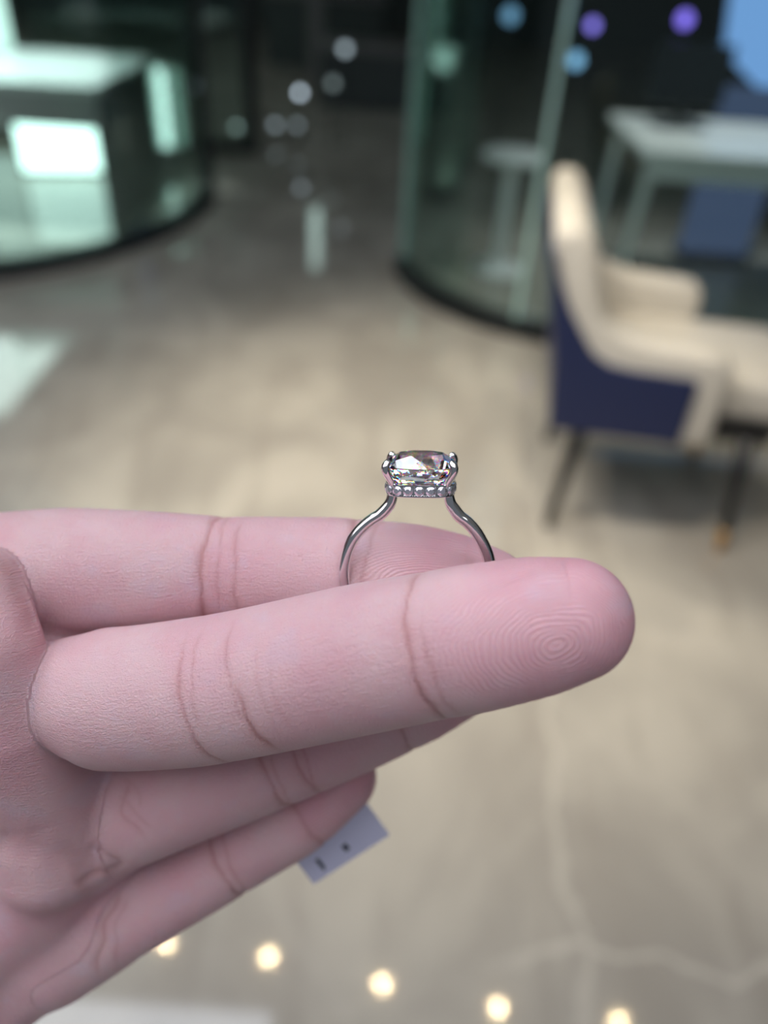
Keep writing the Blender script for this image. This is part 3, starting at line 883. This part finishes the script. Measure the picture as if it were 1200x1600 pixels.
def surface_nets(lo, hi, h):
    lo = np.array(lo, float); n = np.ceil((np.array(hi) - lo) / h).astype(int)
    c = 4
    n = ((n + c - 1) // c) * c
    nc = n // c + 1
    ax = [lo[k] + h * c * np.arange(nc[k]) for k in range(3)]
    G = np.stack(np.meshgrid(*ax, indexing='ij'), -1).reshape(-1, 3)
    dc = hand_sdf(G).reshape(nc)
    blk = np.zeros(n // c, bool)
    near = np.abs(dc) < h * c * 1.9
    for i in (0, 1):
        for j in (0, 1):
            for k in (0, 1):
                blk |= near[i:nc[0] - 1 + i, j:nc[1] - 1 + j, k:nc[2] - 1 + k]
    big = np.repeat(np.repeat(np.repeat(dc[:-1, :-1, :-1], c, 0), c, 1), c, 2).astype(np.float32)
    D = np.ones(n + 1, np.float32)
    D[:-1, :-1, :-1] = np.where(big < 0, -1, 1)
    mk = np.zeros(n + 1, bool)
    up = np.repeat(np.repeat(np.repeat(blk, c, 0), c, 1), c, 2)
    for i in (0, 1):
        for j in (0, 1):
            for k in (0, 1):
                mk[i:n[0] + i, j:n[1] + j, k:n[2] + k] |= up
    idx = np.argwhere(mk)
    vals = np.empty(len(idx), np.float32)
    for a in range(0, len(idx), 400000):
        vals[a:a + 400000] = hand_sdf(lo + h * idx[a:a + 400000])
    D[mk] = vals
    s = D < 0
    corners = [(i, j, k) for i in (0, 1) for j in (0, 1) for k in (0, 1)]
    cnt = np.zeros(n, np.int8)
    for i, j, k in corners:
        cnt += s[i:n[0] + i, j:n[1] + j, k:n[2] + k]
    cells = np.argwhere((cnt > 0) & (cnt < 8))
    vid = np.full(n, -1, np.int32)
    vid[tuple(cells.T)] = np.arange(len(cells))
    cv = np.stack([D[tuple((cells + np.array(o)).T)] for o in corners], 1)
    acc = np.zeros((len(cells), 3)); num = np.zeros(len(cells))
    for a in range(8):
        for b in range(a + 1, 8):
            oa, ob = np.array(corners[a]), np.array(corners[b])
            if np.abs(oa - ob).sum() != 1: continue
            m = (cv[:, a] < 0) != (cv[:, b] < 0)
            t = cv[m, a] / (cv[m, a] - cv[m, b])
            acc[m] += oa + t[:, None] * (ob - oa); num[m] += 1
    V = lo + h * (cells + acc / num[:, None])
    F = []
    for ax_ in range(3):
        sl0 = [slice(None)] * 3; sl1 = [slice(None)] * 3
        sl0[ax_] = slice(0, -1); sl1[ax_] = slice(1, None)
        e = np.argwhere(s[tuple(sl0)] != s[tuple(sl1)])
        u, w = (ax_ + 1) % 3, (ax_ + 2) % 3
        ok = (e[:, u] > 0) & (e[:, w] > 0) & (e[:, u] < n[u]) & (e[:, w] < n[w]) & (e[:, ax_] < n[ax_])
        e = e[ok]
        du = np.zeros(3, int); du[u] = 1
        dw = np.zeros(3, int); dw[w] = 1
        q = np.stack([vid[tuple((e - du - dw).T)], vid[tuple((e - dw).T)], vid[tuple(e.T)], vid[tuple((e - du).T)]], 1)
        inside = s[tuple(e.T)]
        q[~inside] = q[~inside][:, ::-1]
        F.append(q)
    F = np.concatenate(F)
    F = F[(F >= 0).all(1)]
    return V, F


def normals(V, F):
    fn = np.cross(V[F[:, 2]] - V[F[:, 0]], V[F[:, 3]] - V[F[:, 1]])
    N = np.zeros_like(V)
    for k in range(4):
        for c in range(3):
            N[:, c] += np.bincount(F[:, k], fn[:, c], len(V))
    return N / (np.linalg.norm(N, axis=1, keepdims=True) + 1e-12)


def subdivide(V, F):
    E = np.concatenate([F[:, [0, 1]], F[:, [1, 2]], F[:, [2, 3]], F[:, [3, 0]]])
    E.sort(axis=1)
    key = E[:, 0].astype(np.int64) * len(V) + E[:, 1]
    uq, inv = np.unique(key, return_inverse=True)
    em = (V[uq // len(V)] + V[uq % len(V)]) / 2
    fc = V[F].mean(1)
    nv, ne, nf = len(V), len(uq), len(F)
    e = nv + inv.reshape(4, nf)
    c = nv + ne + np.arange(nf)
    out = np.concatenate([np.stack([F[:, k], e[k], c, e[k - 1]], 1) for k in range(4)])
    return np.concatenate([V, em, fc]), out


def build_hand():
    V, F = surface_nets((-222, -128, 74), (38, 80, 166), 0.6)
    for it in range(2):
        d = hand_sdf(V)
        V = V - np.clip(d, -0.5, 0.5)[:, None] * normals(V, F)
    V, F = subdivide(V, F)
    d, owner, info, dp = hand_sdf(V, True)
    V = V - np.clip(d, -0.4, 0.4)[:, None] * normals(V, F)
    nv = len(V)
    fuv = np.stack([V[:, 0], V[:, 1], np.zeros(nv)], 1)
    crease = np.zeros(nv); dent = np.zeros(nv); flush = np.zeros(nv); ridge = np.zeros(nv)
    fpr = np.stack([V[:, 1] * 1.0 + 0.12 * V[:, 0], V[:, 0] * 0.05, V[:, 2] * 0.0], 1)
    ridge += np.where(owner == 0, 0.22, 0.0)
    flush += np.where(owner == 0, 0.30 + 0.15 * np.sin(V[:, 0] * 0.21) * np.sin(V[:, 1] * 0.17), 0.0)
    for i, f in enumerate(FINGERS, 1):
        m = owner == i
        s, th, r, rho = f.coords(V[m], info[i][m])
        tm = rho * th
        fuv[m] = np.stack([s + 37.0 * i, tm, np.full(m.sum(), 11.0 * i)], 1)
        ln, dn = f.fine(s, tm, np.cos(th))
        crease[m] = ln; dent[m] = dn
        u = s - f.len
        tipw = 1 / (1 + np.exp(-(u + 9.5) * 0.55))
        ridw = 1 / (1 + np.exp(-(u + (17 if i == 1 else 12)) * 0.6))
        flush[m] = 0.12 + 0.75 * tipw + 0.25 * np.exp(-((u + 30) / 7) ** 2)
        ridge[m] = (1.25 if i == 1 else 1.1) * ridw * np.clip(np.cos(th) + 0.5, 0, 1)
        cu, cvv = (0.6, 0.6) if i == 2 else (-4.5, -2.5)
        du, dv = u - cu, tm - cvv
        fpr[m] = np.stack([du * np.where(du < 0, 0.72, 1.1), dv * np.where(du < 0, 1.1, 1.0), np.full(m.sum(), 7.0 * i)], 1) * [1, 1, 0]
    # creases of the palm and at the finger roots, drawn along polylines of the skin
    pxy = np.stack([600 + V[:, 0] / V[:, 2] * 1200, 800 - V[:, 1] / V[:, 2] * 1200], 1)
    cand = np.nonzero((V[:, 0] < -22) & (V[:, 2] < 128) & (owner != 2) & (normals(V, F)[:, 2] < 0.1) & (pxy[:, 0] > -60))[0]
    for w, st, dp_, own, poly in PALM_LINES:
        cc = cand if own is None else cand[np.isin(owner[cand], own)]
        Q = pxy[cc] + np.stack([3.0 * np.sin(pxy[cc, 1] * 0.11), 3.0 * np.sin(pxy[cc, 0] * 0.13)], 1)
        best = np.full(len(cc), 1e9); along = np.zeros(len(cc))
        pl = spline(poly, 6 * (len(poly) - 1) + 1)
        for k in range(len(pl) - 1):
            ab = pl[k + 1] - pl[k]
            tt = np.clip(((Q - pl[k]) @ ab) / (ab @ ab), 0, 1)
            dd = np.linalg.norm(Q - pl[k] - tt[:, None] * ab, axis=1)
            mm = dd < best
            best[mm] = dd[mm]; along[mm] = (k + tt[mm]) / (len(pl) - 1)
        best = best * V[cc, 2] / 1200
        fade = np.clip(np.minimum(along, 1 - along) * 6 + 0.15, 0, 1)
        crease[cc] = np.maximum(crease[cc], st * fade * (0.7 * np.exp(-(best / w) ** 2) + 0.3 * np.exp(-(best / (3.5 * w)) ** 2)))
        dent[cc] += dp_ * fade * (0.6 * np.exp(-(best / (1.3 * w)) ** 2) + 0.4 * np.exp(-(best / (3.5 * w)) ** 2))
    V = V - dent[:, None] * normals(V, F)
    W = to_world(V)
    org = to_world(np.array([-45.0, -30.0, 115.0]))
    me = bpy.data.meshes.new('hand')
    me.vertices.add(nv); me.vertices.foreach_set('co', (W - org).astype(np.float32).ravel())
    me.loops.add(4 * len(F)); me.loops.foreach_set('vertex_index', F[:, ::1].astype(np.int32).ravel())
    me.polygons.add(len(F)); me.polygons.foreach_set('loop_start', (4 * np.arange(len(F))).astype(np.int32))
    me.polygons.foreach_set('use_smooth', np.ones(len(F), bool))
    me.update(); me.validate()
    for nme, arr in (('fuv', fuv), ('print', fpr)):
        at = me.attributes.new(nme, 'FLOAT_VECTOR', 'POINT'); at.data.foreach_set('vector', arr.astype(np.float32).ravel())
    for nme, arr in (('crease', crease), ('flush', flush), ('ridge', ridge)):
        at = me.attributes.new(nme, 'FLOAT', 'POINT'); at.data.foreach_set('value', arr.astype(np.float32))
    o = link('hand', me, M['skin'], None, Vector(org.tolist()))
    tag(o, 'bare left hand, palm to the viewer, holding the ring between two fingers', 'hand')
    return o


build_hand()
